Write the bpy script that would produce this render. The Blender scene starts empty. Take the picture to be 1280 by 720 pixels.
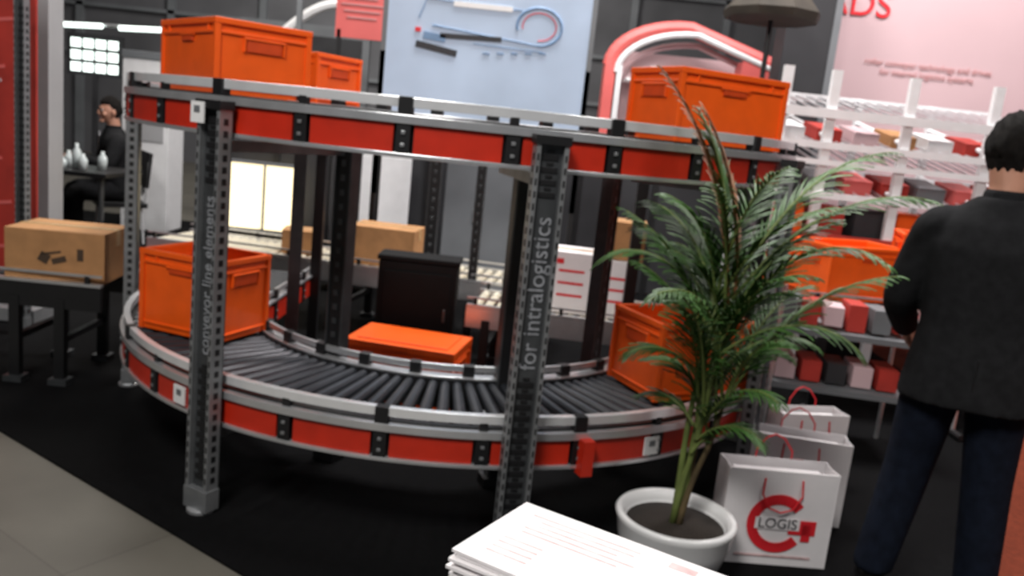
import bpy, math, random
from mathutils import Vector, Matrix, Euler
random.seed(7)
sc=bpy.context.scene
try:
    sc.view_settings.view_transform='Standard'
    sc.view_settings.look='None'
except Exception: pass
V=Vector
# ---------------------------------------------------------------- materials
def mat(name,col,rough=.5,metal=0,var=.15,scale=12,bump=0.0,emit=0,spec=.5,trans=0,coat=0):
    m=bpy.data.materials.new(name);m.use_nodes=True
    nt=m.node_tree;b=nt.nodes['Principled BSDF']
    tc=nt.nodes.new('ShaderNodeTexCoord')
    n=nt.nodes.new('ShaderNodeTexNoise');n.inputs['Scale'].default_value=scale;n.inputs['Detail'].default_value=4
    nt.links.new(tc.outputs['Object'],n.inputs['Vector'])
    r=nt.nodes.new('ShaderNodeValToRGB')
    r.color_ramp.elements[0].position=.3;r.color_ramp.elements[1].position=.7
    r.color_ramp.elements[0].color=(*[c*(1-var) for c in col],1)
    r.color_ramp.elements[1].color=(*[min(1,c*(1+var)) for c in col],1)
    nt.links.new(n.outputs['Fac'],r.inputs['Fac'])
    nt.links.new(r.outputs['Color'],b.inputs['Base Color'])
    b.inputs['Roughness'].default_value=rough;b.inputs['Metallic'].default_value=metal
    b.inputs['Specular IOR Level'].default_value=spec
    if coat: b.inputs['Coat Weight'].default_value=coat
    if bump:
        bp=nt.nodes.new('ShaderNodeBump');bp.inputs['Strength'].default_value=bump;bp.inputs['Distance'].default_value=.01
        n2=nt.nodes.new('ShaderNodeTexNoise');n2.inputs['Scale'].default_value=scale*12
        nt.links.new(tc.outputs['Object'],n2.inputs['Vector'])
        nt.links.new(n2.outputs['Fac'],bp.inputs['Height']);nt.links.new(bp.outputs['Normal'],b.inputs['Normal'])
    if emit:
        nt.links.new(r.outputs['Color'],b.inputs['Emission Color']);b.inputs['Emission Strength'].default_value=emit
    return m
M={}
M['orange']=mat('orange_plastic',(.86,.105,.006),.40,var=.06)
M['orange_d']=mat('orange_plastic_shaded',(.58,.055,.004),.5)  # crate orange darkened to paint in the shade of the handle recesses
M['red']=mat('red_panel',(.50,.022,.007),.4,var=.1)
M['alu']=mat('aluminium',(.70,.71,.73),.30,.75,var=.08)
M['chrome']=mat('chrome_steel',(.90,.91,.93),.25,.5,var=.05)
M['roller_lit']=mat('chrome_roller_lit',(.88,.82,.66),.35,.5,var=.05)  # chrome rollers, with warm reflected light painted into the base colour
M['steel']=mat('post_steel',(.085,.09,.095),.4,.6,var=.2)
M['steel_l']=mat('post_edge_steel',(.30,.31,.32),.4,.6,var=.15)
M['dark']=mat('black_plastic',(.008,.008,.009),.45)
M['matte']=mat('matte_black',(.004,.004,.0045),.8,spec=.2)
M['roller']=mat('roller_grey',(.028,.031,.038),.38,.2)
M['white']=mat('white_paint',(.78,.78,.79),.45,var=.04)
M['paper']=mat('white_paper',(.78,.75,.76),.55,var=.04)
M['paperline']=mat('paper_print',(.62,.42,.42),.6,var=.3,scale=30)
M['label']=mat('label_white',(.8,.8,.8),.5,var=.03)
M['lettering']=mat('lettering_light',(.25,.26,.28),.5,var=.3,scale=40)
M['card']=mat('cardboard',(.42,.21,.085),.8,var=.12,bump=.1)
M['carddark']=mat('cardboard_print',(.06,.035,.02),.8)
M['tape']=mat('parcel_tape',(.5,.32,.15),.35)
M['carpet']=mat('black_carpet',(.003,.003,.0034),.95,var=.3,scale=60,bump=.3,spec=.1)
M['redcarpet']=mat('red_carpet',(.15,.028,.012),.9,var=.2,scale=40,bump=.3,spec=.2)
M['pale']=mat('pale_pink_wall',(.56,.40,.42),.6,var=.05,scale=1)
M['pink']=mat('pink_red_panel',(.68,.13,.12),.5,var=.1,scale=2)
M['caption']=mat('caption_print',(.55,.28,.28),.5,var=.1,scale=2)
M['blue']=mat('pale_blue_display',(.36,.44,.56),.35,var=.16,scale=1.2,emit=.28)  # faint emission added to lift the printed panel's brightness
M['lit']=mat('lightbox_panel',(1,.80,.50),.5,var=.08,scale=2,emit=1.6)
M['litw']=mat('lightbox_white',(.85,1,.92),.5,var=.05,scale=2,emit=2.2)
M['greyp']=mat('grey_panel',(.15,.16,.17),.5,var=.15,scale=2)
M['greyl']=mat('light_grey_column',(.36,.36,.37),.5,var=.1,scale=2)
M['dgrey']=mat('dark_grey_panel',(.022,.022,.025),.6,var=.3,scale=2)
M['hall']=mat('hall_cladding',(.10,.10,.108),.7,var=.2,scale=1)
M['canopy']=mat('dark_canopy',(.035,.028,.02),.8,var=.3,scale=6)
M['redbanner']=mat('red_banner',(.40,.03,.02),.6,var=.2,scale=5)
M['pot']=mat('white_ceramic',(.80,.80,.80),.22,var=.03,coat=.3)
M['soil']=mat('soil',(.02,.014,.01),.95,bump=.8)
M['leaf']=mat('palm_leaf',(.032,.090,.014),.5,var=.65,scale=6)
M['stem']=mat('palm_stem',(.13,.17,.045),.5,var=.4,scale=8)
M['husk']=mat('palm_husk',(.10,.07,.03),.8,var=.4,scale=20)
M['dry']=mat('dry_leaf',(.20,.08,.03),.7,var=.4,scale=8)
M['jacket']=mat('charcoal_wool',(.012,.0122,.0135),.9,var=.25,scale=30,bump=.25,spec=.15)
M['jeans']=mat('dark_denim',(.006,.009,.018),.9,var=.3,scale=25,bump=.25,spec=.15)
M['skin']=mat('skin',(.50,.25,.17),.5,var=.08)
M['lip']=mat('lips',(.36,.12,.10),.5)
M['eye']=mat('eye_white',(.7,.7,.7),.2)
M['hair']=mat('dark_hair',(.009,.007,.006),.8,var=.5,scale=60,bump=.8,spec=.2)
M['shoe']=mat('black_leather',(.01,.009,.008),.3)
M['shirt']=mat('white_shirt',(.6,.62,.66),.7)
M['glass']=mat('clear_glass',(.62,.68,.68),.1,var=.05)
M['logored']=mat('logo_red',(.70,.02,.03),.5,var=.05)
M['inkdark']=mat('ink_dark',(.02,.02,.025),.5)
M['inkblue']=mat('ink_blue',(.16,.27,.44),.5)
def floor_mat():
    m=bpy.data.materials.new('hall_concrete');m.use_nodes=True;nt=m.node_tree;b=nt.nodes['Principled BSDF']
    tc=nt.nodes.new('ShaderNodeTexCoord');mp=nt.nodes.new('ShaderNodeMapping')
    mp.inputs['Rotation'].default_value=(0,0,math.radians(34))
    nt.links.new(tc.outputs['Object'],mp.inputs['Vector'])
    br=nt.nodes.new('ShaderNodeTexBrick');br.inputs['Scale'].default_value=1
    br.offset=0;br.inputs['Brick Width'].default_value=1.2;br.inputs['Row Height'].default_value=.62
    br.inputs['Mortar Size'].default_value=.004
    br.inputs['Color1'].default_value=(.155,.145,.12,1);br.inputs['Color2'].default_value=(.135,.125,.105,1)
    br.inputs['Mortar'].default_value=(.11,.10,.085,1)
    nt.links.new(mp.outputs['Vector'],br.inputs['Vector'])
    n=nt.nodes.new('ShaderNodeTexNoise');n.inputs['Scale'].default_value=3;n.inputs['Detail'].default_value=6
    nt.links.new(tc.outputs['Object'],n.inputs['Vector'])
    mx=nt.nodes.new('ShaderNodeMix');mx.data_type='RGBA';mx.blend_type='MULTIPLY';mx.inputs[0].default_value=.5
    nt.links.new(br.outputs['Color'],mx.inputs[6]);nt.links.new(n.outputs['Fac'],mx.inputs[7])
    nt.links.new(mx.outputs[2],b.inputs['Base Color']);b.inputs['Roughness'].default_value=.45
    return m
M['floor']=floor_mat()

# ---------------------------------------------------------------- mesh builder
class MB:
    def __init__(s): s.v=[];s.f=[];s.mi=[];s.mats=[];s.T=Matrix.Identity(4)
    def m(s,k):
        if k not in s.mats: s.mats.append(k)
        return s.mats.index(k)
    def add(s,vs,fs,k):
        o=len(s.v);i=s.m(k)
        s.v+=[tuple(s.T@V(a)) for a in vs]
        for f in fs: s.f.append([o+j for j in f]);s.mi.append(i)
    def box(s,c,d,k,R=None):
        hx,hy,hz=d[0]/2,d[1]/2,d[2]/2
        vs=[V((x,y,z)) for x in(-hx,hx) for y in(-hy,hy) for z in(-hz,hz)]
        if R is not None: vs=[R@a for a in vs]
        c=V(c);vs=[a+c for a in vs]
        s.add(vs,[(0,1,3,2),(4,6,7,5),(0,4,5,1),(2,3,7,6),(0,2,6,4),(1,5,7,3)],k)
    def tube(s,pts,rad,k,seg=10,cap=True,close=False):
        pts=[V(p) for p in pts]
        if not hasattr(rad,'__len__'): rad=[rad]*len(pts)
        n=len(pts);vs=[];fs=[];prev=None
        for i,p in enumerate(pts):
            if close: t=pts[(i+1)%n]-pts[i-1]
            else: t=pts[min(i+1,n-1)]-pts[max(i-1,0)]
            t.normalize()
            if prev is None:
                a=V((0,0,1)) if abs(t.z)<.9 else V((1,0,0))
                u=t.cross(a).normalized()
            else:
                u=(prev-t*prev.dot(t)).normalized()
            prev=u;w=t.cross(u)
            for j in range(seg):
                an=2*math.pi*j/seg
                vs.append(p+(u*math.cos(an)+w*math.sin(an))*rad[i])
        for i in range(n if close else n-1):
            a=i*seg;b=((i+1)%n)*seg
            for j in range(seg):
                j2=(j+1)%seg
                fs.append((a+j,a+j2,b+j2,b+j))
        if cap and not close:
            fs.append(tuple(range(seg))[::-1]);fs.append(tuple(range((n-1)*seg,n*seg)))
        s.add(vs,fs,k)
    def lathe(s,prof,k,c=(0,0,0),seg=32):
        c=V(c);vs=[];fs=[];n=len(prof)
        for r,z in prof:
            for j in range(seg):
                a=2*math.pi*j/seg;vs.append(c+V((r*math.cos(a),r*math.sin(a),z)))
        for i in range(n-1):
            for j in range(seg):
                j2=(j+1)%seg;fs.append((i*seg+j,i*seg+j2,(i+1)*seg+j2,(i+1)*seg+j))
        fs.append(tuple(range(seg))[::-1]);fs.append(tuple(range((n-1)*seg,n*seg)))
        s.add(vs,fs,k)
    def ell(s,c,r,k,R=None,seg=16,ring=12,fn=None):
        c=V(c);vs=[];fs=[]
        for i in range(ring+1):
            ph=math.pi*i/ring
            for j in range(seg):
                a=2*math.pi*j/seg
                q=V((math.sin(ph)*math.cos(a),math.sin(ph)*math.sin(a),math.cos(ph)))
                if fn: q=fn(q)
                q=V((q.x*r[0],q.y*r[1],q.z*r[2]))
                if R is not None:q=R@q
                vs.append(c+q)
        for i in range(ring):
            for j in range(seg):
                j2=(j+1)%seg;fs.append((i*seg+j,(i+1)*seg+j,(i+1)*seg+j2,i*seg+j2))
        s.add(vs,fs,k)
    def loft(s,rings,k,seg=20):
        vs=[];fs=[];n=len(rings)
        for c,a,b,yaw in rings:
            c=V(c)
            for j in range(seg):
                t=2*math.pi*j/seg
                ct,st=math.cos(t),math.sin(t)
                x=a*math.copysign(abs(ct)**.8,ct);y=b*math.copysign(abs(st)**.8,st)
                vs.append(c+V((x*math.cos(yaw)-y*math.sin(yaw),x*math.sin(yaw)+y*math.cos(yaw),0)))
        for i in range(n-1):
            for j in range(seg):
                j2=(j+1)%seg;fs.append((i*seg+j,i*seg+j2,(i+1)*seg+j2,(i+1)*seg+j))
        fs.append(tuple(range(seg))[::-1]);fs.append(tuple(range((n-1)*seg,n*seg)))
        s.add(vs,fs,k)
    def sweep(s,path,o0,o1,z0,z1,k):
        vs=[];fs=[];n=len(path)
        for p,nn in path:
            for o,z in((o0,z0),(o1,z0),(o1,z1),(o0,z1)):
                vs.append((p[0]+nn[0]*o,p[1]+nn[1]*o,z))
        for i in range(n-1):
            for j in range(4):
                j2=(j+1)%4;fs.append((i*4+j,i*4+j2,(i+1)*4+j2,(i+1)*4+j))
        fs.append((3,2,1,0));b=(n-1)*4;fs.append((b,b+1,b+2,b+3))
        s.add(vs,fs,k)
    def obj(s,name,loc=(0,0,0),rz=0,parent=None,smooth=False,bevel=0,remesh=0,sub=0,rot=None):
        me=bpy.data.meshes.new(name);me.from_pydata(s.v,[],s.f)
        for k in s.mats: me.materials.append(M[k])
        for i,p in enumerate(me.polygons): p.material_index=s.mi[i];p.use_smooth=smooth
        me.validate();me.update()
        import bmesh
        bm=bmesh.new();bm.from_mesh(me);bmesh.ops.recalc_face_normals(bm,faces=bm.faces);bm.to_mesh(me);bm.free()
        o=bpy.data.objects.new(name,me);sc.collection.objects.link(o)
        o.location=loc;o.rotation_euler=rot if rot else (0,0,rz)
        if parent: o.parent=parent
        if remesh:
            r=o.modifiers.new('join','REMESH');r.mode='VOXEL';r.voxel_size=remesh;r.use_smooth_shade=True
            q=o.modifiers.new('soft','SMOOTH');q.iterations=4;q.factor=.6
        if bevel:
            b=o.modifiers.new('bevel','BEVEL');b.width=bevel;b.segments=2;b.limit_method='ANGLE'
        return o
def text(body,size,k,parent,M4,name='lettering',ext=.001,align='CENTER',sx=1):
    c=bpy.data.curves.new(name,'FONT');c.body=body;c.size=size;c.extrude=ext;c.align_x=align;c.align_y='CENTER'
    c.materials.append(M[k])
    o=bpy.data.objects.new(name,c);sc.collection.objects.link(o);o.parent=parent
    o.matrix_local=M4@Matrix.Diagonal((sx,1,1,1))
    return o
RX90=Matrix.Rotation(math.radians(90),4,'X')
def empty(name,loc=(0,0,0),rz=0):
    e=bpy.data.objects.new(name,None);e.location=loc;e.rotation_euler=(0,0,rz);sc.collection.objects.link(e);return e

# ---------------------------------------------------------------- room
b=MB();b.box((0,6,-.05),(26,26,.1),'floor');b.obj('floor')
def slab(name,poly,z0,z1,k):
    b=MB();n=len(poly)
    vs=[(x,y,z0) for x,y in poly]+[(x,y,z1) for x,y in poly]
    fs=[tuple(range(n))[::-1],tuple(range(n,2*n))]+[(i,(i+1)%n,n+(i+1)%n,n+i) for i in range(n)]
    b.add(vs,fs,k);return b.obj(name)
slab('carpet_black',[(-6.1,6.08),(.9,1.34),(1.75,1.34),(1.95,3.0),(3.0,5.2),(3.0,10),(-6.1,10)],0,.008,'carpet')
slab('carpet_red',[(1.75,1.34),(7,1.34),(7,10),(3.0,10),(3.0,5.2),(1.95,3.0)],0,.008,'redcarpet')
b=MB();b.box((0,19.05,4),(26,.1,8),'hall')
for i in range(13): b.box((-12+2*i,18.95,4),(.15,.12,8),'greyp')
for z in(2.2,3.2,4.6): b.box((0,18.94,z),(26,.1,.08),'greyp')
b.obj('wall_back')
b=MB();b.box((-13.05,6,4),(.1,26,8),'hall');b.obj('wall_left')
b=MB();b.box((13.05,6,4),(.1,26,8),'hall');b.obj('wall_right')
b=MB();b.box((0,6,8.05),(26,26,.1),'dgrey');b.obj('ceiling')
b=MB()
for z in(5.0,5.5):
    b.tube([(-13,13,z),(13,13,z)],.05,'alu')
for i in range(26):
    x=-13+i
    b.tube([(x,13,5.0),(x+.5,13,5.5)],.025,'alu',6);b.tube([(x+.5,13,5.5),(x+1,13,5.0)],.025,'alu',6)
b.obj('roof_truss')

# ---------------------------------------------------------------- U-shaped conveyor
C=(-.3,4.3);R=1.26;TL=.95;TR=.30;ARC=math.pi*R;TOT=TL+ARC+TR
def pp(s):
    if s<TL: return ((C[0]-R,C[1]+TL-s),(-1,0))
    if s<TL+ARC:
        a=math.pi+(s-TL)/R;return ((C[0]+R*math.cos(a),C[1]+R*math.sin(a)),(math.cos(a),math.sin(a)))
    return ((C[0]+R,C[1]+s-TL-ARC),(1,0))
def path(s0,s1,step=.05):
    n=max(1,int(math.ceil((s1-s0)/step)));return [pp(s0+(s1-s0)*i/n) for i in range(n+1)]
def level(parent,z,name,rk):
    b=MB();full=path(0,TOT)
    b.sweep(full,.262,.29,z-.118,z+.012,'dark')
    b.sweep(full,-.29,-.262,z-.118,z+.012,'dark')
    b.sweep(full,.286,.316,z-.130,z-.116,'alu')
    b.sweep(full,.286,.318,z-.022,z+.006,'alu')
    b.sweep(full,-.316,-.262,z+.004,z+.018,'alu')
    b.sweep(full,.276,.304,z+.030,z+.062,'chrome')
    b.sweep(full,-.300,-.284,z+.036,z+.062,'alu')
    pl=.285;n=int(TOT/pl)
    for i in range(n+1):
        s0=i*pl+.027;s1=min((i+1)*pl-.027,TOT-.01)
        if s1-s0<.05: continue
        b.sweep(path(s0,s1,.03),.29,.306,z-.115,z-.024,'red')
        b.sweep(path(s0,s1,.06),-.306,-.29,z-.115,z-.024,'red')
    for i in range(n+1):
        s=max(.02,i*pl);(x,y),(nx,ny)=pp(s);a=math.atan2(ny,nx);Rm=Matrix.Rotation(a,3,'Z')
        for sg in(1,-1):
            b.box((x+nx*.303*sg,y+ny*.303*sg,z-.062),(.020,.046,.122),'dark',Rm)
            if i%2==0 or sg<0: b.box((x+nx*.294*sg,y+ny*.294*sg,z+.035),(.040,.046,.058),'dark',Rm)
            else: b.box((x+nx*.292*sg,y+ny*.292*sg,z+.020),(.024,.03,.03),'dark',Rm)
            b.box((x+nx*.316*sg,y+ny*.316*sg,z-.050),(.006,.014,.012),'steel_l',Rm)
            b.box((x+nx*.316*sg,y+ny*.316*sg,z-.090),(.006,.014,.012),'steel_l',Rm)
    o=b.obj(name+'_frame',parent=parent,bevel=.0015)
    b=MB();s=.04
    while s<TOT-.03:
        (x,y),(nx,ny)=pp(s)
        b.tube([(x-nx*.262,y-ny*.262,z-.018),(x+nx*.262,y+ny*.262,z-.018)],[.019,.027] if TL<s<TL+ARC else .024,rk,12)
        s+=.062
    b.obj(name+'_rollers',parent=parent,smooth=False)
    return o
conv=empty('curved_roller_conveyor')
ZL,ZU=.46,1.50
level(conv,ZL,'lower',  'roller');level(conv,ZU,'upper','roller')
def post_mesh(H=1.47,w=.108,d=.055,tx=None):
    b=MB()
    b.box((0,d*.5,H/2+.03),(w,.006,H-.06),'steel')
    b.box((0,0,H/2+.03),(w*.72,.010,H-.06),'steel')
    for sx in(-1,1):
        b.box((sx*w*.43,0,H/2+.03),(w*.14,d,H-.06),'steel_l')
    z=.14
    while z<H-.05:
        if not(tx and tx[0]<z<tx[1]):
            b.box((0,-.0065,z),(w*.50,.005,.018),'dark');b.box((0,-.0065,z+.02),(w*.22,.005,.010),'dark')
        for sx in(-1,1): b.box((sx*(w*.5),0,z),(.003,d*.35,.022),'dark')
        for sx in(-1,1): b.box((sx*(w*.43),-d/2,z),(w*.06,.003,.022),'dark')
        z+=.04
    b.box((0,0,.06),(w*1.06,d*1.15,.08),'steel_l')
    b.tube([(0,0,.008),(0,0,.05)],.014,'chrome')
    b.lathe([(.05,.0),(.05,.012),(.02,.022)],'alu',c=(0,0,.008),seg=20)
    b.box((0,0,H),(w*1.1,d*1.2,.03),'dark')
    return b
def at(ang,r): return (C[0]+r*math.cos(math.radians(ang)),C[1]+r*math.sin(math.radians(ang)))
T_up=Matrix.Rotation(math.radians(-90),4,'Y')@RX90
outer=[(-117.8,1.62,'conveyor line elements',(.55,1.22)),(-76.5,1.62,'for intralogistics',(.66,1.28)),(-32,1.62,'systems for logistics',(.5,1.3))]
for i,(ang,rad,txt,tr) in enumerate(outer):
    x,y=at(ang,rad)
    o=post_mesh(H=1.475,tx=tr).obj('outer_post_%d'%i,(x,y,0),math.radians(ang+90),parent=conv,bevel=.001)
    text(txt,.082 if i else .062,'lettering',o,Matrix.Translation((0,-.0075,(tr[0]+tr[1])/2))@T_up,'post_lettering',.0008,sx=.97)
    b=MB()
    for z in(ZL-.16,ZU-.16):
        p0=V((*at(ang,1.59),z));p1=V((*at(ang,.93),z));d=(p1-p0)
        b.box((p0+p1)/2,(d.length,.04,.04),'steel_l',Matrix.Rotation(math.atan2(d.y,d.x),3,'Z'))
    b.obj('cross_beam_%d'%i,parent=conv)
post_mesh(H=1.45,w=.08).obj('side_post',(-1.91,4.12,0),math.radians(-75),parent=conv,bevel=.001)
for i,(x,y,w) in enumerate([(-.72,3.46,.075),(.03,3.38,.12),(.40,3.82,.075),(-1.08,4.08,.055),(-.57,5.50,.07),(-.27,5.46,.05)]):
    a=math.atan2(y-C[1],x-C[0]) if i<4 else math.radians(-90)
    b=MB();b.box((0,0,.72),(w,.05,1.42),'dark')
    for sx in(-1,1): b.box((sx*w*.5,0,.72),(.008,.06,1.42),'steel')
    for k in range(20): b.box((0,-.027,.15+k*.06),(w*.3,.004,.025),'steel')
    b.box((0,0,.03),(w*1.4,.09,.04),'dark')
    b.obj('inner_post_%d'%i,(x,y,0),a+math.pi/2,parent=conv,bevel=.002)
for i,(x,y) in enumerate([(-1.90,5.15),(-1.23,5.15),(.64,4.52),(1.30,4.52)]):
    b=MB();b.box((0,0,.72),(.06,.05,1.42),'dark');b.box((0,0,.03),(.11,.1,.04),'steel')
    b.obj('tail_post_%d'%i,(x,y,0),0,parent=conv,bevel=.002)
b=MB()
for ang,z,rr,s in((-125.0,ZL-.07,1.575,1),(-56,ZL-.07,1.575,1),(-119.3,ZU-.055,1.655,.9)):
    x,y=at(ang,rr);Rm=Matrix.Rotation(math.radians(ang),3,'Z')
    b.box((x,y,z),(.006,.070*s,.070),'label',Rm)
    b.box((*at(ang,rr+.004),z+.01),(.002,.028,.022),'greyp',Rm)
x,y=at(-67,1.59);b.box((x,y,ZL-.08),(.05,.045,.13),'red',Matrix.Rotation(math.radians(-67),3,'Z'))
b.obj('labels',parent=conv)

# ---------------------------------------------------------------- crates
def crate(loc,rz,L=.6,W=.4,H=.34,name='orange_plastic_crate'):
    b=MB();t=.012
    for sx,sy,l in((1,0,W),(-1,0,W),(0,1,L),(0,-1,L)):
        if sx: b.box((sx*(L/2-.018),0,H/2),(t,W-.03,H-.01),'orange')
        else: b.box((0,sy*(W/2-.018),H/2),(L-.03,t,H-.01),'orange')
    b.box((0,0,.012),(L-.04,W-.04,.02),'orange')
    for z,h,e in((H-.012,.024,0),(H-.055,.012,.003)):
        b.box((0,W/2-.012-e,z),(L-2*e,.022,h),'orange');b.box((0,-W/2+.012+e,z),(L-2*e,.022,h),'orange')
        b.box((L/2-.012-e,0,z),(.022,W-2*e,h),'orange');b.box((-L/2+.012+e,0,z),(.022,W-2*e,h),'orange')
    for sx in(-1,1):
        for sy in(-1,1):
            b.box((sx*(L/2-.014),sy*(W/2-.014),H/2),(.024,.024,H-.01),'orange')
            b.box((sx*(L/2-.09),sy*(W/2-.010),H-.035),(.008,.012,.045),'orange')
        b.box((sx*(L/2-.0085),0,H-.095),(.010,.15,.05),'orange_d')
        b.box((sx*(L/2-.006),0,H-.068),(.014,.18,.010),'orange')
        b.box((sx*(L/2-.006),.085,H-.095),(.012,.008,.055),'orange');b.box((sx*(L/2-.006),-.085,H-.095),(.012,.008,.055),'orange')
    for sy in(-1,1):
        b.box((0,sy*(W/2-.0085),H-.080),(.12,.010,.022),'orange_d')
        b.box((0,sy*(W/2-.006),H-.064),(.15,.012,.008),'orange')
    b.box((0,0,.035),(L-.012,W-.012,.012),'orange')
    return b.obj(name,loc,rz,bevel=.003)
zu=ZU+.009;zl=ZL+.009
crate((-1.31,3.76,zu),math.radians(-48),L=.62,W=.42,H=.30)
crate((-1.34,4.90,zu),math.radians(-25),H=.28)
crate((.75,3.72,zu),math.radians(27),L=.57,W=.37,H=.30)
crate((-1.36,3.66,zl),math.radians(-20),L=.44,W=.34,H=.36)
crate((.76,3.53,zl),math.radians(25),L=.50,W=.38,H=.33)
cr=crate((-.52,4.42,.008),math.radians(-10),H=.31)
b=MB();b.box((0,0,.317),(.6,.4,.014),'orange');b.box((0,0,.327),(.5,.3,.008),'orange')
b.box((0,-.19,.31),(.1,.03,.03),'orange');b.obj('lid',parent=cr,bevel=.003)

b=MB();b.box((0,0,.34),(.46,.20,.66),'matte');b.box((0,-.105,.36),(.40,.012,.52),'matte')
b.box((.17,-.115,.38),(.015,.015,.08),'steel');b.box((0,0,.69),(.48,.22,.03),'matte')
for sx in(-.18,.18):b.box((sx,0,.01),(.05,.18,.03),'dark')
b.obj('control_cabinet',(-.55,4.88,.008),0,bevel=.006)

# ---------------------------------------------------------------- straight conveyors
def straight(name,loc,rz,L,W,z,rk='chrome',band='alu',rstep=.07,rr=.024,legk='dark',nl=3,legin=0):
    b=MB()
    for sy in(-1,1):
        b.box((0,sy*W/2,z-.05),(L,.03,.12),'dark' if band=='red' else band)
        if band=='red':
            n=int(L/.34)
            for i in range(n): b.box((-L/2+(i+.5)*L/n,sy*(W/2+.018),z-.055),(L/n-.05,.012,.10),'red')
        b.box((0,sy*(W/2),z+.02),(L,.036,.014),'alu')
        b.box((0,sy*(W/2),z+.065),(L,.012,.012),'alu')
        for i in range(int(L/.5)+1): b.box((-L/2+.05+i*.5,sy*W/2,z+.04),(.02,.02,.05),'dark')
    for i in range(nl):
        x=-L/2+.12+legin+i*(L-.24-2*legin)/(nl-1)
        for sy in(-1,1):
            b.box((x,sy*W/2,z/2-.03),(.05,.04,z-.06),legk);b.box((x,sy*W/2,.015),(.09,.08,.03),'steel')
        b.box((x,0,z*.45),(.03,W,.03),legk)
    x=-L/2+.04
    while x<L/2-.02:
        b.tube([(x,-W/2+.015,z-.006),(x,W/2-.015,z-.006)],rr,rk,10);x+=rstep
    return b.obj(name,loc,rz)
straight('roller_conveyor',(-1.1,5.85,.008),math.radians(-9),2.9,.55,.46,rk='roller_lit',nl=3)
straight('roller_conveyor',(.62,4.95,.008),math.radians(-6),1.7,.50,.44,rk='roller_lit',nl=2)
straight('roller_conveyor',(-2.33,4.25,.008),math.radians(2),.62,.46,.50,rk='roller',band='dark',nl=2,legin=.08)
straight('roller_conveyor',(2.95,5.2,.008),0,2.4,.6,.66,rk='roller',band='red',nl=3)
crate((2.06,5.2,.680),math.radians(20),H=.34)
crate((2.66,5.2,.680),math.radians(-15),H=.44)
def carton(loc,rz,L,W,H,k='card',print_=True):
    b=MB();b.box((0,0,H/2),(L,W,H),k)
    b.box((0,0,H+.0015),(L*.998,.055,.003),'tape');b.box((0,0,H+.001),(L,.003,.006),'carddark')
    for sx in(-1,1): b.box((sx*(L/2+.001),0,H-.04),(.002,.055,.08),'tape')
    if print_:
        y=-W/2-.001
        b.box((-.05,y,H*.45),(.05,.002,.05),'carddark',Matrix.Rotation(.5,3,'Y'));b.box((.02,y,H*.42),(.07,.002,.03),'carddark',Matrix.Rotation(-.3,3,'Y'))
        b.box((.12,y,H*.55),(.03,.002,.06),'carddark');b.box((-.02,y,H*.55),(.10,.002,.012),'carddark',Matrix.Rotation(-.2,3,'Y'))
    return b.obj('cardboard_box' if k=='card' else 'white_carton',loc,rz,bevel=.003)
carton((-2.27,4.22,.530),math.radians(6),.47,.36,.25)
carton((-.90,5.80,.488),math.radians(-6),.46,.34,.26,print_=False)
carton((-1.52,5.9,.488),math.radians(8),.25,.24,.16,print_=False)
def wcarton(loc,rz,H):
    o=carton(loc,rz,.22,.30,H,'paper',False)
    b=MB()
    for z in(.3,.5,.7): b.box((0,-.152,H*z),(.15,.002,.014),'logored')
    b.box((-.07,-.152,H*.85),(.04,.002,.03),'logored')
    b.obj('print',parent=o)
wcarton((.35,4.97,.470),math.radians(-6),.36);wcarton((.59,4.95,.470),math.radians(-6),.34)
carton((.61,4.95,.816),math.radians(-6),.28,.26,.22,print_=False)

# ---------------------------------------------------------------- background booth
b=MB();b.box((-.2,0,.62),(6.0,.08,1.22),'dgrey')
for i in range(9): b.box((-3.15+i*.74,-.05,.62),(.05,.04,1.24),'dark')
b.obj('partition_wall',(0,8.3,.008))
b=MB();b.box((0,0,0),(.62,.05,.62),'lit');b.box((.02,-.03,0),(.02,.02,.62),'greyp')
for sx in(-.32,.32): b.box((sx,0,0),(.025,.07,.66),'greyp')
for sz in(-.32,.32): b.box((0,0,sz),(.64,.07,.025),'greyp')
b.box((0,0,-.45),(.06,.05,.3),'dark');b.box((0,0,-.585),(.4,.3,.03),'dark');b.obj('light_box_display',(-2.46,8.0,.61))
b=MB();b.box((0,0,.78),(.46,.04,.66),'white')
for sx in(-.2,.2): b.box((sx,0,.24),(.03,.03,.48),'greyp');b.box((sx,0,.01),(.04,.3,.02),'greyp')
b.obj('white_board',(-1.28,7.9,.008),bevel=.003)
b=MB()
for i in range(3):
    b.box((-.5+i*.37,0,.62),(.33,.05,1.0),'greyp');b.box((-.5+i*.37+.12,-.03,.65),(.015,.02,.12),'alu')
b.box((-.13,0,.06),(1.12,.3,.11),'dark');b.obj('locker_row',(-.05,7.9,.008),bevel=.004)

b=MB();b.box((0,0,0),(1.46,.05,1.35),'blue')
for sx in(-.74,.74): b.box((sx,0,-.3),(.035,.06,1.95),'greyp')
for sx in(-.74,.74): b.box((sx,0,-.9),(.035,.06,1.3),'dark'); b.box((sx,0,-1.56),(.3,.4,.03),'dark')
def ringpts(cx,cz,a,bz,t0,t1,n,y=-.03):
    return [(cx+a*math.cos(t0+(t1-t0)*i/n),y,cz+bz*math.sin(t0+(t1-t0)*i/n)) for i in range(n+1)]
b.tube(ringpts(.36,.02,.16,.13,-1.6,3.4,24),.010,'inkblue',6)
b.tube(ringpts(.36,.02,.12,.095,-1.6,3.4,24),.004,'logored',6)
b.tube([(.36,-.03,-.11),(-.4,-.03,-.04)],.006,'inkblue',6);b.tube([(.40,-.03,-.15),(-.1,-.03,-.14)],.004,'inkblue',6)
b.tube([(.23,-.03,.12),(-.45,-.03,.14),(-.5,-.03,.0)],.005,'inkblue',6)
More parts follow.
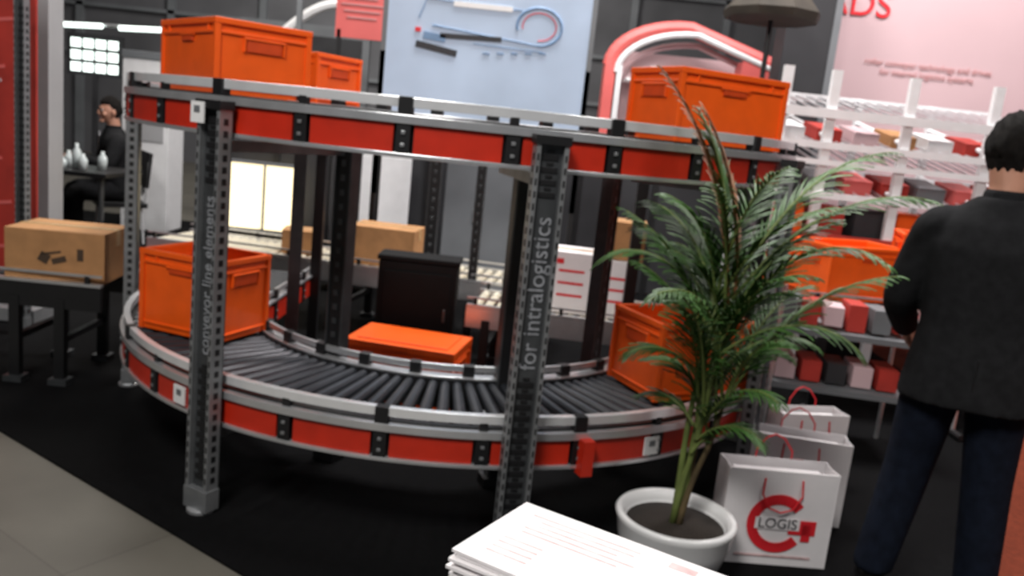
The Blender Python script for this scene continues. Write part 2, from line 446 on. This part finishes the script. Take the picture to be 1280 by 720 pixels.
b.box((-.12,-.03,-.10),(.44,.012,.035),'inkdark',Matrix.Rotation(-.03,3,'Y'));b.box((-.36,-.03,-.20),(.30,.012,.045),'inkdark',Matrix.Rotation(.15,3,'Y'))
b.box((-.38,-.03,-.12),(.16,.012,.05),'inkblue',Matrix.Rotation(.1,3,'Y'))
b.box((-.05,-.03,.12),(.42,.012,.035),'label');b.box((-.5,-.03,-.08),(.04,.012,.03),'logored')
for i in range(5): b.box((.0+i*.1,-.03,-.20+.01*i),(.05,.01,.010),'inkblue')
b.obj('display_banner',(-.36,6.25,2.20))
b=MB();b.box((0,0,0),(.46,.03,.62),'pink')
for i in range(6): b.box((-.02,-.018,.1-i*.05),(.34-.05*(i%3),.006,.010),'caption')
b.box((-.2,0,-1.25),(.03,.03,2.0),'dark');b.box((.2,0,-1.25),(.03,.03,2.0),'dark');b.box((0,0,-2.28),(.5,.3,.03),'dark')
b.obj('red_sign',(-1.40,7.0,2.385))
b=MB()
b.box((-.62,0,1.1),(.10,.3,2.2),'pink');b.box((-.53,0,1.1),(.05,.32,2.2),'white')
pts=[(-.62,0,2.2)]+[(-.62+ (1-math.cos(t))*.75,0,2.2+math.sin(t)*.42) for t in [i*math.pi/2/10 for i in range(1,11)]]
for k,(r_,kk,y) in enumerate(((.07,'pink',0),(.03,'white',-.14),(.03,'pale',.12))):
    b.tube([(p[0]+k*.06,y,p[2]-k*.07) for p in pts]+[(1.0,y,2.35-k*.07)],r_,kk,8)
b.box((.80,0,1.2),(.30,.3,2.3),'pink')
b.box((.15,.25,1.2),(1.5,.04,2.35),'pale')
for i in range(5):
    b.box((.1,.05,.4+i*.42),(1.1,.35,.03),'white')
    for j in range(6): b.box((-.35+j*.18,.0,.4+i*.42+.08),(.08,.12,.05+.12*((i*7+j*3)%4)/4),('card','white','pale','pink')[(i+j)%4])
b.obj('arch_shelf_stand',(1.35,8.6,.008))
b=MB();b.box((0,0,1.6),(3.6,.1,3.2),'pale');b.box((0,-.055,.45),(3.6,.01,.9),'dgrey');b.box((0,-.055,1.74),(3.6,.01,.14),'redbanner')
o=b.obj('booth_wall',(4.30,8.0,.008))
text('ADS',.32,'logored',o,Matrix.Translation((-1.47,-.06,2.90))@RX90,'logo',.004)
for i,(t,z) in enumerate((('roller conveyor technology and drives',2.42),('for internal logistics systems',2.34))):
    text(t,.075,'caption',o,Matrix.Translation((-.75,-.06,z))@RX90,'caption',.002)
b=MB();b.box((0,0,1.7),(.40,.3,3.4),'dgrey');b.box((.22,0,1.7),(.06,.32,3.4),'greyp');b.obj('booth_column',(2.28,7.6,.008))
b=MB()
for x in(-.38,-.04,.51,1.10,1.6):
    b.box((x,-.1,1.06),(.065,.05,2.12),'white');b.box((x,.85,1.0),(.05,.05,2.0),'white')
    for z in(1.28,1.66): b.tube([(x,-.1,z),(x,.85,z+.16)],.018,'white',8)
for z,h in((1.82,.065),(1.60,.05),(1.48,.04),(1.25,.045)):
    b.box((.60,-.13,z),(2.1,.03,h),'white');b.box((.60,.87,z+.16),(2.1,.03,h),'white')
    for i in range(22): b.tube([(-.40+i*.095,-.1,z+.01),(-.40+i*.095,.85,z+.17)],.008,'alu',6)
for i in range(7): b.box((-.25+i*.27,.2,1.70),(.18,.35,.09),('white','redbanner','pale','card')[i%4],Matrix.Rotation(.16,3,'X'))
for i in range(7): b.box((-.25+i*.27,.2,1.34),(.2,.35,.12),('redbanner','greyp','pink')[i%3],Matrix.Rotation(.16,3,'X'))
for z in(.95,.55):
    b.box((.60,-.13,z),(2.1,.03,.05),'redbanner');b.box((.60,.4,z),(2.0,.9,.02),'dgrey')
    for i in range(6): b.box((-.2+i*.3,.15,z+.12),(.22,.35,.2),('orange','redbanner','dgrey')[i%3])
b.obj('gravity_flow_rack',(2.15,6.2,.008))
b=MB();b.lathe([(.085,0),(.085,.01)],'logored',seg=28);b.box((0,0,.012),(.1,.02,.004),'paper');b.box((0,.03,.012),(.07,.012,.004),'paper')
b.tube([(0,-.085,-.01),(0,-1.55,-.01)],.012,'alu');b.tube([(0,-1.54,-.1),(0,-1.54,.1)],.02,'dark')
b.obj('round_sign',(2.64,4.70,1.57),rot=(math.radians(90),0,0))
b=MB();b.lathe([(.36,-.06),(.38,0),(.33,.06),(.22,.20),(.08,.30),(.02,.34)],'canopy',seg=9)
b.tube([(0,0,-2.55),(0,0,.32)],.02,'dark');b.lathe([(.28,-2.58),(.28,-2.54),(.05,-2.5)],'dgrey')
b.obj('parasol',(1.80,6.9,2.59))

b=MB();b.box((0,0,1.3),(.62,.02,2.3),'redbanner')
for i in range(22): b.box((-.1+.1*math.sin(i*2.1),-.012,.35+i*.09),(.3+.1*math.sin(i*1.7),.004,.02),'pink' if i%3 else 'pale',Matrix.Rotation(-.15,3,'Y'))
b.box((0,-.013,2.2),(.6,.004,.5),'pale')
b.box((0,0,.05),(.7,.22,.08),'alu');b.tube([(0,.04,.08),(0,.04,2.45)],.012,'alu');b.box((0,0,2.46),(.64,.03,.03),'alu')
b.obj('roll_up_banner',(-3.26,5.1,.008))
b=MB();b.box((0,0,1.5),(.2,.2,3.0),'greyl');b.box((0,0,.06),(.3,.3,.1),'dark');b.obj('support_column',(-3.60,6.3,.008),bevel=.004)
post_mesh(H=1.95,w=.06).obj('steel_post',(-2.86,4.8,.008),0)
b=MB()
for i in range(4):
    for j in range(3): b.box((-.24+i*.16,0,-.16+j*.15),(.12,.02,.11),'litw')
b.box((0,.03,0),(.72,.04,.52),'dgrey');b.box((0,.03,-1.0),(.06,.05,1.6),'dgrey');b.box((0,.03,-1.83),(.4,.3,.05),'dgrey')
b.obj('light_panel_grid',(-5.62,11,1.86))
b=MB();b.box((0,0,.9),(.5,.4,1.8),'white');b.box((0,-.205,1.3),(.4,.01,.7),'greyl');b.box((0,0,1.84),(.52,.42,.08),'greyp');b.box((0,-.21,.5),(.02,.02,.2),'dark');b.obj('vending_cabinet',(-4.05,9.2,.008),bevel=.01)
b=MB();b.tube([(-.9,0,2.75),(2.2,0,2.9)],.05,'white');b.tube([(-.9,0,2.62),(2.2,0,2.77)],.02,'alu')
for i in range(2): b.tube([(-.6+i*.75,-.05,2.12+i*.03),(-.05+i*.75,-.05,2.15+i*.03)],.03,'litw')
b.tube([(-.9,0,2.14),(2.2,0,2.24)],.02,'alu')
for x in(-.9,2.2): b.box((x,0,1.4),(.06,.06,2.8),'greyp')
b.obj('lighting_gantry',(-4.95,10,.008))
b=MB();b.box((0,0,1.3),(1.8,.1,2.6),'greyp');b.box((0,-.06,2.2),(1.6,.02,.5),'dgrey');b.box((-.5,-.07,2.25),(.5,.02,.3),'greyl')
b.obj('exhibition_wall',(-3.2,12.0,.008))
b=MB();b.tube([(-.8+.08*i,0,2.2+.6*math.sin(i*.14)) for i in range(20)],.06,'white',8);b.box((-.8,0,1.1),(.1,.1,2.2),'white');b.box((.72,0,1.25),(.1,.1,2.5),'white')
b.obj('curved_stand_arch',(-2.6,11.0,.0))
b=MB();b.box((0,0,.74),(1.3,.7,.04),'dark')
for sx in(-.58,.58):
    for sy in(-.28,.28): b.tube([(sx,sy,0),(sx,sy,.73)],.022,'steel')
b.obj('meeting_table',(-4.15,7.40,.008),bevel=.005)
for i,(x,y,h) in enumerate(((-4.25,7.3,.2),(-4.0,7.4,.14),(-3.85,7.25,.22),(-4.5,7.35,.15),(-4.12,7.2,.12),(-3.7,7.4,.16),(-3.95,7.2,.10),(-4.35,7.2,.13),(-3.77,7.2,.14),(-4.2,7.15,.10))):
    b=MB();b.lathe([(.034,0),(.04,h*.5),(.034,h*.7),(.015,h*.85),(.015,h)],'glass',seg=14);b.obj('water_bottle',(x,y,.769),smooth=True)
b=MB();b.box((0,0,.10),(.30,.20,.006),'paper',Matrix.Rotation(1.1,3,'X'));b.box((0,.03,.03),(.28,.16,.06),'paper');b.obj('brochure_holder',(-4.55,7.52,.769))

# ---------------------------------------------------------------- people
def hand(b,T,curl=.5,side=1):
    old=b.T;b.T=T
    b.ell((0,0,.045),(.042,.017,.052),'skin',seg=14,ring=10)
    for i,(x,l) in enumerate(((.030,.072),(.010,.082),(-.011,.076),(-.030,.058))):
        x*=side;p=V((x,0,.082));d=V((x*.5,0,1)).normalized();pts=[V((x*.8,0,.05)),p]
        a=0
        for kseg,fr in enumerate((.45,.30,.25)):
            a+=curl*(.5,.8,.6)[kseg]
            p=p+V((d.x*l*fr*.8,math.sin(a)*l*fr,math.cos(a)*l*fr));pts.append(p)
        b.tube(pts,[.010,.010,.0088,.008,.0065],'skin',8)
    b.tube([(side*.02,.004,.02),(side*.046,.010,.045),(side*.058,.016,.070),(side*.060,.026,.090)],[.014,.0125,.0105,.008],'skin',8)
    b.T=old
def limb(b,js,rs,k,seg=14):
    pts=[];rr=[]
    for i in range(len(js)-1):
        a,c=V(js[i]),V(js[i+1])
        for t in range(6):
            u=t/6;pts.append(a.lerp(c,u));rr.append(rs[i]*(1-u)+rs[i+1]*u)
    pts.append(V(js[-1]));rr.append(rs[-1])
    for _ in range(2):
        q=pts[:]
        for i in range(1,len(pts)-1): q[i]=(pts[i-1]+pts[i]*2+pts[i+1])/4
        pts=q
    b.tube(pts,rr,k,seg)
def orient(p,d,n):
    d=V(d).normalized();n=V(n);n=(n-d*n.dot(d)).normalized();x=n.cross(d)
    m=Matrix((x,n,d)).transposed().to_4x4();m.translation=V(p);return m
def person(loc,rz,J,jacket='jacket',legs='jeans',head_yaw=0,head_pitch=0,shirt='shirt',vox=.011,seated=False,scale=1):
    root=empty('man',loc,rz);root.scale=(scale,)*3;P=V(J['pelvis']);U=V(J['up']).normalized()
    b=MB()
    def tp(h): return P+U*h
    rows=[(-.16 if not seated else -.03,.228,.158),(-.02,.210,.148),(.12,.192,.135),(.26,.207,.142),(.40,.232,.150),(.48,.215,.125),(.53,.15,.10),(.58,.085,.085)]
    b.loft([(tp(h),a,c,0) for h,a,c in rows],jacket,24)
    for s in('L','R'):
        sh,el,wr=J['arm'+s];sh=V(sh);inn=V((sh.x*.55,sh.y,sh.z+.01))
        limb(b,[inn,sh,el,wr],[.07,.080,.064,.048],jacket)
    b.obj('jacket',parent=root,remesh=vox,smooth=True)
    b=MB();nk=tp(.585)
    b.loft([(nk-U*.035,.078,.078,0),(nk+U*.012,.070,.074,0),(nk+U*.022,.062,.066,0)],jacket,20)
    for k_ in(-1,1): b.box(tp(.40)+V((k_*.05,.150,0)),(.05,.008,.2),jacket,Matrix.Rotation(k_*.25,3,'Y'))
    b.box(tp(.40)+V((0,.147,.02)),(.05,.008,.24),shirt)
    b.box(tp(.0)+V((0,-.152,-.06)),(.004,.006,.18),'dark')
    b.obj('collar',parent=root,bevel=.002)
    b=MB()
    b.loft([(tp(-.10),.175,.125,0),(tp(0),.18,.125,0),(tp(.08),.15,.11,0)],legs,20)
    for s in('L','R'):
        hp,kn,an=J['leg'+s];limb(b,[hp,kn,an],[.110,.086,.074],legs,16)
        b.ell(V(an),(.072,.076,.03),legs)
    b.obj('trousers',parent=root,remesh=vox,smooth=True)
    b=MB()
    for s in('L','R'):
        an=V(J['leg'+s][2]);x=an.x
        b.ell((x,an.y-.0,.055),(.045,.055,.05),'shoe');b.ell((x,an.y+.09,.042),(.047,.125,.040),'shoe')
        b.box((x,an.y+.06,.012),(.082,.26,.022),'shoe')
    b.obj('shoes',parent=root,remesh=.008,smooth=True)
    Rh=Matrix.Rotation(head_yaw,3,'Z')@Matrix.Rotation(head_pitch,3,'X')
    hc=tp(.735)+V((0,.02,0))
    def hf(q):
        q=q.copy()
        if q.z<0: q.x*=1-.30*(-q.z)**1.3; q.y=q.y*(1-.25*(-q.z)) + (.10*(-q.z))
        if q.y>0.2: q.y*=.95
        if q.y<0 and q.z<-.2: q.y*=.9
        return q
    b=MB();b.ell(hc,(.078,.098,.122),'skin',Rh,28,20,hf)
    b.tube([tp(.55),tp(.62),hc+Rh@V((0,-.015,-.05))],[.064,.060,.060],'skin',16)
    b.ell(hc+Rh@V((0,.098,-.022)),(.013,.020,.020),'skin',Rh);b.tube([hc+Rh@V((0,.092,.022)),hc+Rh@V((0,.108,-.02))],[.007,.012],'skin',8)
    b.ell(hc+Rh@V((0,.078,-.092)),(.028,.022,.020),'skin',Rh)
    b.ell(hc+Rh@V((0,.090,.030)),(.052,.010,.010),'skin',Rh)
    for sx in(-1,1):
        b.ell(hc+Rh@V((sx*.084,-.004,-.008)),(.012,.020,.033),'skin',Rh)
        b.ell(hc+Rh@V((sx*.045,.068,-.03)),(.025,.02,.022),'skin',Rh)
    b.obj('head',parent=root,remesh=.005,smooth=True)
    b=MB()
    for sx in(-1,1):
        b.ell(hc+Rh@V((sx*.031,.086,.008)),(.014,.009,.008),'eye',Rh);b.ell(hc+Rh@V((sx*.031,.0945,.008)),(.006,.003,.006),'hair',Rh)
        b.box(hc+Rh@V((sx*.032,.098,.030)),(.034,.006,.006),'hair',Rh)
    b.ell(hc+Rh@V((0,.094,-.058)),(.024,.008,.006),'lip',Rh)
    b.obj('face_features',parent=root,smooth=True)
    b=MB()
    rh=random.Random(3)
    def hair_f(q):
        q0=q.copy();q=hf(q)
        lim=.50 if q0.y>.35 else (.50-(.35-q0.y)*1.25 if q0.y>-.05 else max(-.78,0-(-.05-q0.y)*1.5))
        t=max(0,min(1,(q0.z-lim)/.14+.5))
        wob=.022*math.sin(q0.x*17+q0.z*9)+.018*math.sin(q0.y*21+q0.x*13)+rh.uniform(-.012,.012)
        top=.07*max(0,q0.z)
        return q*(.90+(.23+wob+top)*t)
    b.ell(hc+Rh@V((0,-.002,.003)),(.078,.099,.120),'hair',Rh,64,44,hair_f)
    b.obj('hair',parent=root,smooth=True)
    for s in('L','R'):
        sh,el,wr=[V(q) for q in J['arm'+s]];b=MB();d=J.get('hd'+s,wr-el)
        b.tube([wr-V(d).normalized()*.03,wr+V(d).normalized()*.02],[.029,.026],'skin',12)
        hand(b,orient(wr,d,J['pn'+s]),J.get('curl',.45),J.get('ts'+s,1))
        b.obj('hand_'+s.lower(),parent=root,remesh=.0035,smooth=True)
        b=MB();dd=V(d).normalized();b.tube([wr-dd*.03,wr-dd*.002],[.040,.038],shirt,16);b.obj('cuff_'+s.lower(),parent=root,smooth=True)
    return root
stand={'pelvis':(0,0,.94),'up':(0,.02,1),
 'armL':((-.195,0,1.40),(-.275,.03,1.12),(-.22,.24,.98)),'armR':((.195,0,1.40),(.265,-.04,1.12),(.265,.05,.86)),
 'pnL':(1,.2,0),'pnR':(-1,0,0),'tsL':-1,'tsR':1,
 'legL':((-.10,0,.90),(-.13,.03,.50),(-.19,-.01,.085)),'legR':((.10,0,.90),(.13,.02,.50),(.16,.0,.085))}
person((1.575,2.78,.008),math.radians(-22),stand,head_yaw=math.radians(-36),head_pitch=math.radians(-6),scale=.942)
seat={'pelvis':(0,0,.52),'up':(0,.10,1),
 'armL':((-.185,.05,.98),(-.27,.14,.74),(-.10,.36,.80)),'armR':((.185,.05,.98),(.27,.14,.74),(.10,.36,.80)),
 'pnL':(0,0,-1),'pnR':(0,0,-1),'tsL':1,'tsR':-1,
 'legL':((-.10,0,.50),(-.13,.42,.50),(-.13,.40,.085)),'legR':((.10,0,.50),(.13,.42,.50),(.13,.40,.085))}
def stool(loc,rz):
    b=MB();b.box((0,0,.38),(.44,.44,.05),'dark');b.box((0,-.23,.72),(.42,.03,.34),'dark',Matrix.Rotation(.1,3,'X'))
    for sx in(-.19,.19):
        for sy in(-.19,.19): b.tube([(sx,sy,0),(sx*.9,sy*.9,.37)],.013,'chrome')
        b.tube([(sx,-.2,.37),(sx,-.23,.8)],.012,'chrome')
    b.obj('meeting_chair',loc,rz,bevel=.008)
for (x,y,rz,hy) in((-3.93,8.2,math.radians(125),.2),):
    person((x,y,.008),rz,seat,head_yaw=hy,vox=.016,legs='jacket',seated=True);stool((x,y,.008),rz)

# ---------------------------------------------------------------- potted palm
px,py=.665,2.80
root=empty('potted_palm',(px,py,.008))
b=MB();b.lathe([(.11,0),(.145,.012),(.178,.06),(.200,.13),(.208,.185),(.216,.205),(.208,.215),(.192,.212),(.180,.185),(.172,.165),(.01,.163)],'pot',seg=48)
b.obj('pot',parent=root,smooth=True)
b=MB();b.lathe([(.176,.15),(.174,.172),(.08,.182),(.01,.184)],'soil',seg=32);b.obj('soil',parent=root,smooth=True)
b=MB();L=MB();rnd=random.Random(9)
def frond(base,az,el,Ln,droop,nl=24,ll=.15,k='leaf',w0=.0058):
    p=V(base);pts=[p.copy()];e=el;n=22
    for i in range(n):
        e-=droop*(.3+1.6*i/n)/n
        p=p+V((math.cos(az)*math.cos(e),math.sin(az)*math.cos(e),math.sin(e)))*(Ln/n);pts.append(p.copy())
    b.tube(pts,[.006*(1-.8*i/n)+.001 for i in range(n+1)],'stem' if k=='leaf' else 'dry',6)
    for i in range(nl):
        t=.20+.80*i/(nl-1);f=t*n;kk=min(int(f),n-1);q=pts[kk].lerp(pts[kk+1],f-kk)
        tan=(pts[kk+1]-pts[kk]).normalized();side=tan.cross(V((0,0,1)));
        if side.length<.05: side=V((math.sin(az),-math.cos(az),0))
        side.normalize();upv=side.cross(tan)
        l=ll*(math.sin(math.pi*(.18+.78*t))**.6)*rnd.uniform(.8,1.15)
        for sg in(-1,1):
            if rnd.random()<.08: continue
            sp=.5+.2*rnd.random();d=(tan*(.8+.5*t)+side*sg*sp+upv*.15).normalized()
            w=w0*(1-.3*t);a=[q];dd=d.copy()
            for j in range(4):
                dd=(dd+V((0,0,-.12-.12*rnd.random()))).normalized();a.append(a[-1]+dd*l/4)
            ws=[w*.5,w,w*.9,w*.55,.0006];vs=[]
            for j,c in enumerate(a):
                wd=dd.cross(V((0,0,1)));wd=wd.normalized() if wd.length>.01 else side
                vs+= [c-wd*ws[j]+V((0,0,-.002)),c+V((0,0,.0015)),c+wd*ws[j]+V((0,0,-.002))]
            fs=[]
            for j in range(4):
                o_=j*3;fs+=[(o_,o_+1,o_+4,o_+3),(o_+1,o_+2,o_+5,o_+4)]
            L.add(vs,fs,k)
canes=[(0,0,.03,.02),(.010,.008,.06,.04),(-.010,.008,.02,.04),(.008,-.010,.09,-.03),(-.008,-.009,.05,-.04)]
for ci,(x,y,lx,ly) in enumerate(canes):
    top=V((x+lx*.7+.02,y+ly*.6,.62+.17*(ci%3)))
    pts=[V((x,y,.16)).lerp(top,t/6)+V((.006*math.sin(t+ci),.006*math.cos(t*1.3+ci),0)) for t in range(7)]
    b.tube(pts,[.014,.013,.011,.010,.010,.009,.008],'husk' if ci%2 else 'stem',8)
    for k in range(6):
        az=ci*1.3+k*2*math.pi/6+rnd.uniform(-.4,.4)
        tb=pts[-1] if k<4 else pts[-2] if k<5 else pts[-3]
        frond(tb,az,rnd.uniform(1.2,1.5),rnd.uniform(.45,.80),rnd.uniform(.8,1.8),ll=.14)
frond((.07,0,.98),math.pi*.98,1.40,.82,.55,26,.12,'dry')
frond((.09,0,1.0),math.pi*.9,1.48,.66,.5,24,.12,'dry')
frond((.06,0,.98),2.6,1.5,.66,.5,24,.14,'leaf')
frond((.08,0,1.0),-.15,1.08,.74,1.1,28,.14)
frond((.08,.03,1.0),.25,1.22,.80,1.0,28,.15)
frond((.10,.0,.9),-.9,1.2,.66,1.5,24,.14)
frond((.05,-.02,.80),-.45,.85,.52,1.5,22,.14)
frond((.0,-.02,.90),math.pi-.1,1.2,.52,1.9,24,.13)
frond((.0,-.02,.72),math.pi+.3,.85,.32,1.4,20,.12)
frond((.02,-.03,.50),-.7,.9,.28,1.5,14,.12);frond((.01,-.02,.55),2.6,.9,.24,1.5,14,.11);frond((.01,-.03,.45),-.2,1.1,.24,1.3,14,.11)
b.obj('stems',parent=root,smooth=True);L.obj('leaves',parent=root,smooth=True)

# ---------------------------------------------------------------- shopping bags
def bag(loc,rz,W=.42,H=.40,D=.13,logo=True):
    b=MB();t=.003
    b.box((0,-D/2,H/2),(W,t,H),'paper');b.box((0,D/2,H/2),(W,t,H),'paper')
    for sx in(-1,1):
        b.box((sx*(W/2-.004),-D/4,H/2),(t,D/2+.006,H),'paper',Matrix.Rotation(sx*.10,3,'Z'));b.box((sx*(W/2-.004),D/4,H/2),(t,D/2+.006,H),'paper',Matrix.Rotation(-sx*.10,3,'Z'))
    b.box((0,0,.003),(W-.01,D,.005),'paper');b.box((0,-D/2+.004,H-.02),(W-.01,.004,.04),'paper')
    b.box((0,0,H*.5),(W*.8,D*.5,H*.86),'paper')
    for sy in(-1,1):
        y=sy*(D/2+.003)
        b.tube([(-.07,y,H-.03),(-.068,y,H+.03),(-.035,y*1.1,H+.075),(0,y*1.2,H+.088),(.035,y*1.1,H+.075),(.068,y,H+.03),(.07,y,H-.03)] if sy>0 else
               [(-.07,y,H-.03),(-.074,y-.008,H-.09),(-.045,y-.012,H-.14),(0,y-.014,H-.155),(.045,y-.012,H-.14),(.074,y-.008,H-.09),(.07,y,H-.03)],.0035,'logored',8)
    o=b.obj('paper_shopping_bag',loc,rz)
    if logo:
        b=MB();y=-D/2-.004;s=W/.42*1.15;cz=H*.45
        pts=[(.085*s*math.cos(a),y,cz+.085*s*math.sin(a)) for a in [math.radians(40+i*10) for i in range(29)]]
        for i in range(len(pts)-1):
            p,q=V(pts[i]),V(pts[i+1]);d=q-p
            b.box((p+q)/2,(d.length*1.15,.002,.034*s),'logored',Matrix.Rotation(-math.atan2(d.z,d.x),3,'Y'))
        b.box((.085*s,y,cz-.01),(.09*s,.002,.05*s),'logored');b.box((.10*s,y,cz-.03),(.03*s,.002,.06*s),'logored')
        b.box((0,y-.001,cz),(.15*s,.0015,.040*s),'paper')
        b.box((0,y,H*.10),(W*.7,.0015,.008),'paperline')
        b.obj('logo',parent=o)
        text('LOGIS',.048*s,'inkdark',o,Matrix.Translation((0,y-.003,cz))@RX90,'logo_text',.0005)
    return o
bag((1.06,2.97,.008),math.radians(3),W=.41,H=.37)
bag((1.27,3.38,.008),math.radians(-8),W=.40,H=.36)
bag((1.45,3.80,.008),math.radians(12),W=.34,H=.34)
b=MB();b.box((0,0,.62),(.75,.4,.03),'greyp');b.box((0,0,.32),(.70,.36,.03),'greyp')
for sx in(-.34,.34):
    for sy in(-.17,.17): b.tube([(sx,sy,0),(sx,sy,.85)],.012,'alu')
for i in range(6): b.box((-.28+i*.11,-.05+.02*(i%2),.71),(.09,.2,.14-.02*(i%3)),('greyp','redbanner','pale','redbanner')[i%4],Matrix.Rotation(.1*(i-3),3,'Z'))
for i in range(5): b.box((-.26+i*.13,0,.40),(.10,.22,.11),('pale','redbanner','dgrey')[i%3])
b.obj('literature_rack',(1.76,4.40,.008),math.radians(-8))

# ---------------------------------------------------------------- brochures on counter
b=MB();Z=.70
b.box((0,0,Z-.02),(.46,.34,.04),'white');b.tube([(0,0,.03),(0,0,Z-.03)],.04,'alu',20);b.lathe([(.22,0),(.22,.015),(.05,.04)],'alu')
b.obj('pedestal_table',(.19,1.27,.008),math.radians(-28),bevel=.006)
b=MB()
for i in range(11):
    a=rnd.uniform(-.04,.04);b.box((rnd.uniform(-.008,.008),rnd.uniform(-.008,.008),.004+i*.0065),(.42,.25,.0055),'paper',Matrix.Rotation(a,3,'Z'))
z=.004+10*.0065+.0032
for i in range(5): b.box((-.06+.01*(i%2),.09-i*.018,z),(.22-.03*(i%3),.004,.0006),'paperline')
b.box((.03,-.04,z),(.14,.07,.0006),'label');b.box((.13,.09,z),(.05,.02,.0006),'paperline')
for i in range(4): b.box((-.13,-.02-i*.02,z),(.08,.004,.0006),'paperline')
b.obj('brochure_stack',(.190,1.338,.708),math.radians(-30))

# ---------------------------------------------------------------- lights
def area(loc,tgt,size,e,col=(1,1,1)):
    l=bpy.data.lights.new('lamp','AREA');l.energy=e;l.size=size;l.color=col;l.shape='SQUARE'
    o=bpy.data.objects.new('ceiling_lamp',l);sc.collection.objects.link(o);o.location=loc
    o.rotation_euler=(V(tgt)-V(loc)).to_track_quat('-Z','Y').to_euler();return o
area((-1.5,-1.0,5.5),(-.3,4,.8),1.5,290,(1,.97,.93))
area((3.2,.5,5.5),(1.5,4,.8),1.2,90,(1,.96,.92))
area((0,5.5,6.5),(0,5.5,0),1.6,430,(1,.98,.96))
area((-3.5,8.5,6),(-3,8,0),2,230,(1,.95,.88))
area((-3,14,7),(-3,18,2),2,420,(1,.97,.92))
area((3.5,5.5,6.5),(4,8,1.5),1.5,400,(1,.93,.93))
w=bpy.data.worlds.new('hall');sc.world=w;w.use_nodes=True
bg=w.node_tree.nodes['Background'];bg.inputs[0].default_value=(.75,.85,1,1);bg.inputs[1].default_value=.07

# ---------------------------------------------------------------- camera
cam=bpy.data.cameras.new('camera');co=bpy.data.objects.new('camera',cam);sc.collection.objects.link(co);sc.camera=co
cam.sensor_width=36;cam.lens=1050*36/1280;cam.clip_end=100
cam.dof.use_dof=True;cam.dof.focus_distance=.6;cam.dof.aperture_fstop=11
p=math.radians(10.73);r=math.radians(6.0)
F=V((0,math.cos(p),-math.sin(p)));R0=V((1,0,0));U0=V((0,math.sin(p),math.cos(p)))
Rr=R0*math.cos(r)+U0*math.sin(r);Ur=-R0*math.sin(r)+U0*math.cos(r)
m=Matrix((Rr,Ur,-F)).transposed().to_4x4();m.translation=V((0,0,1.5));co.matrix_world=m
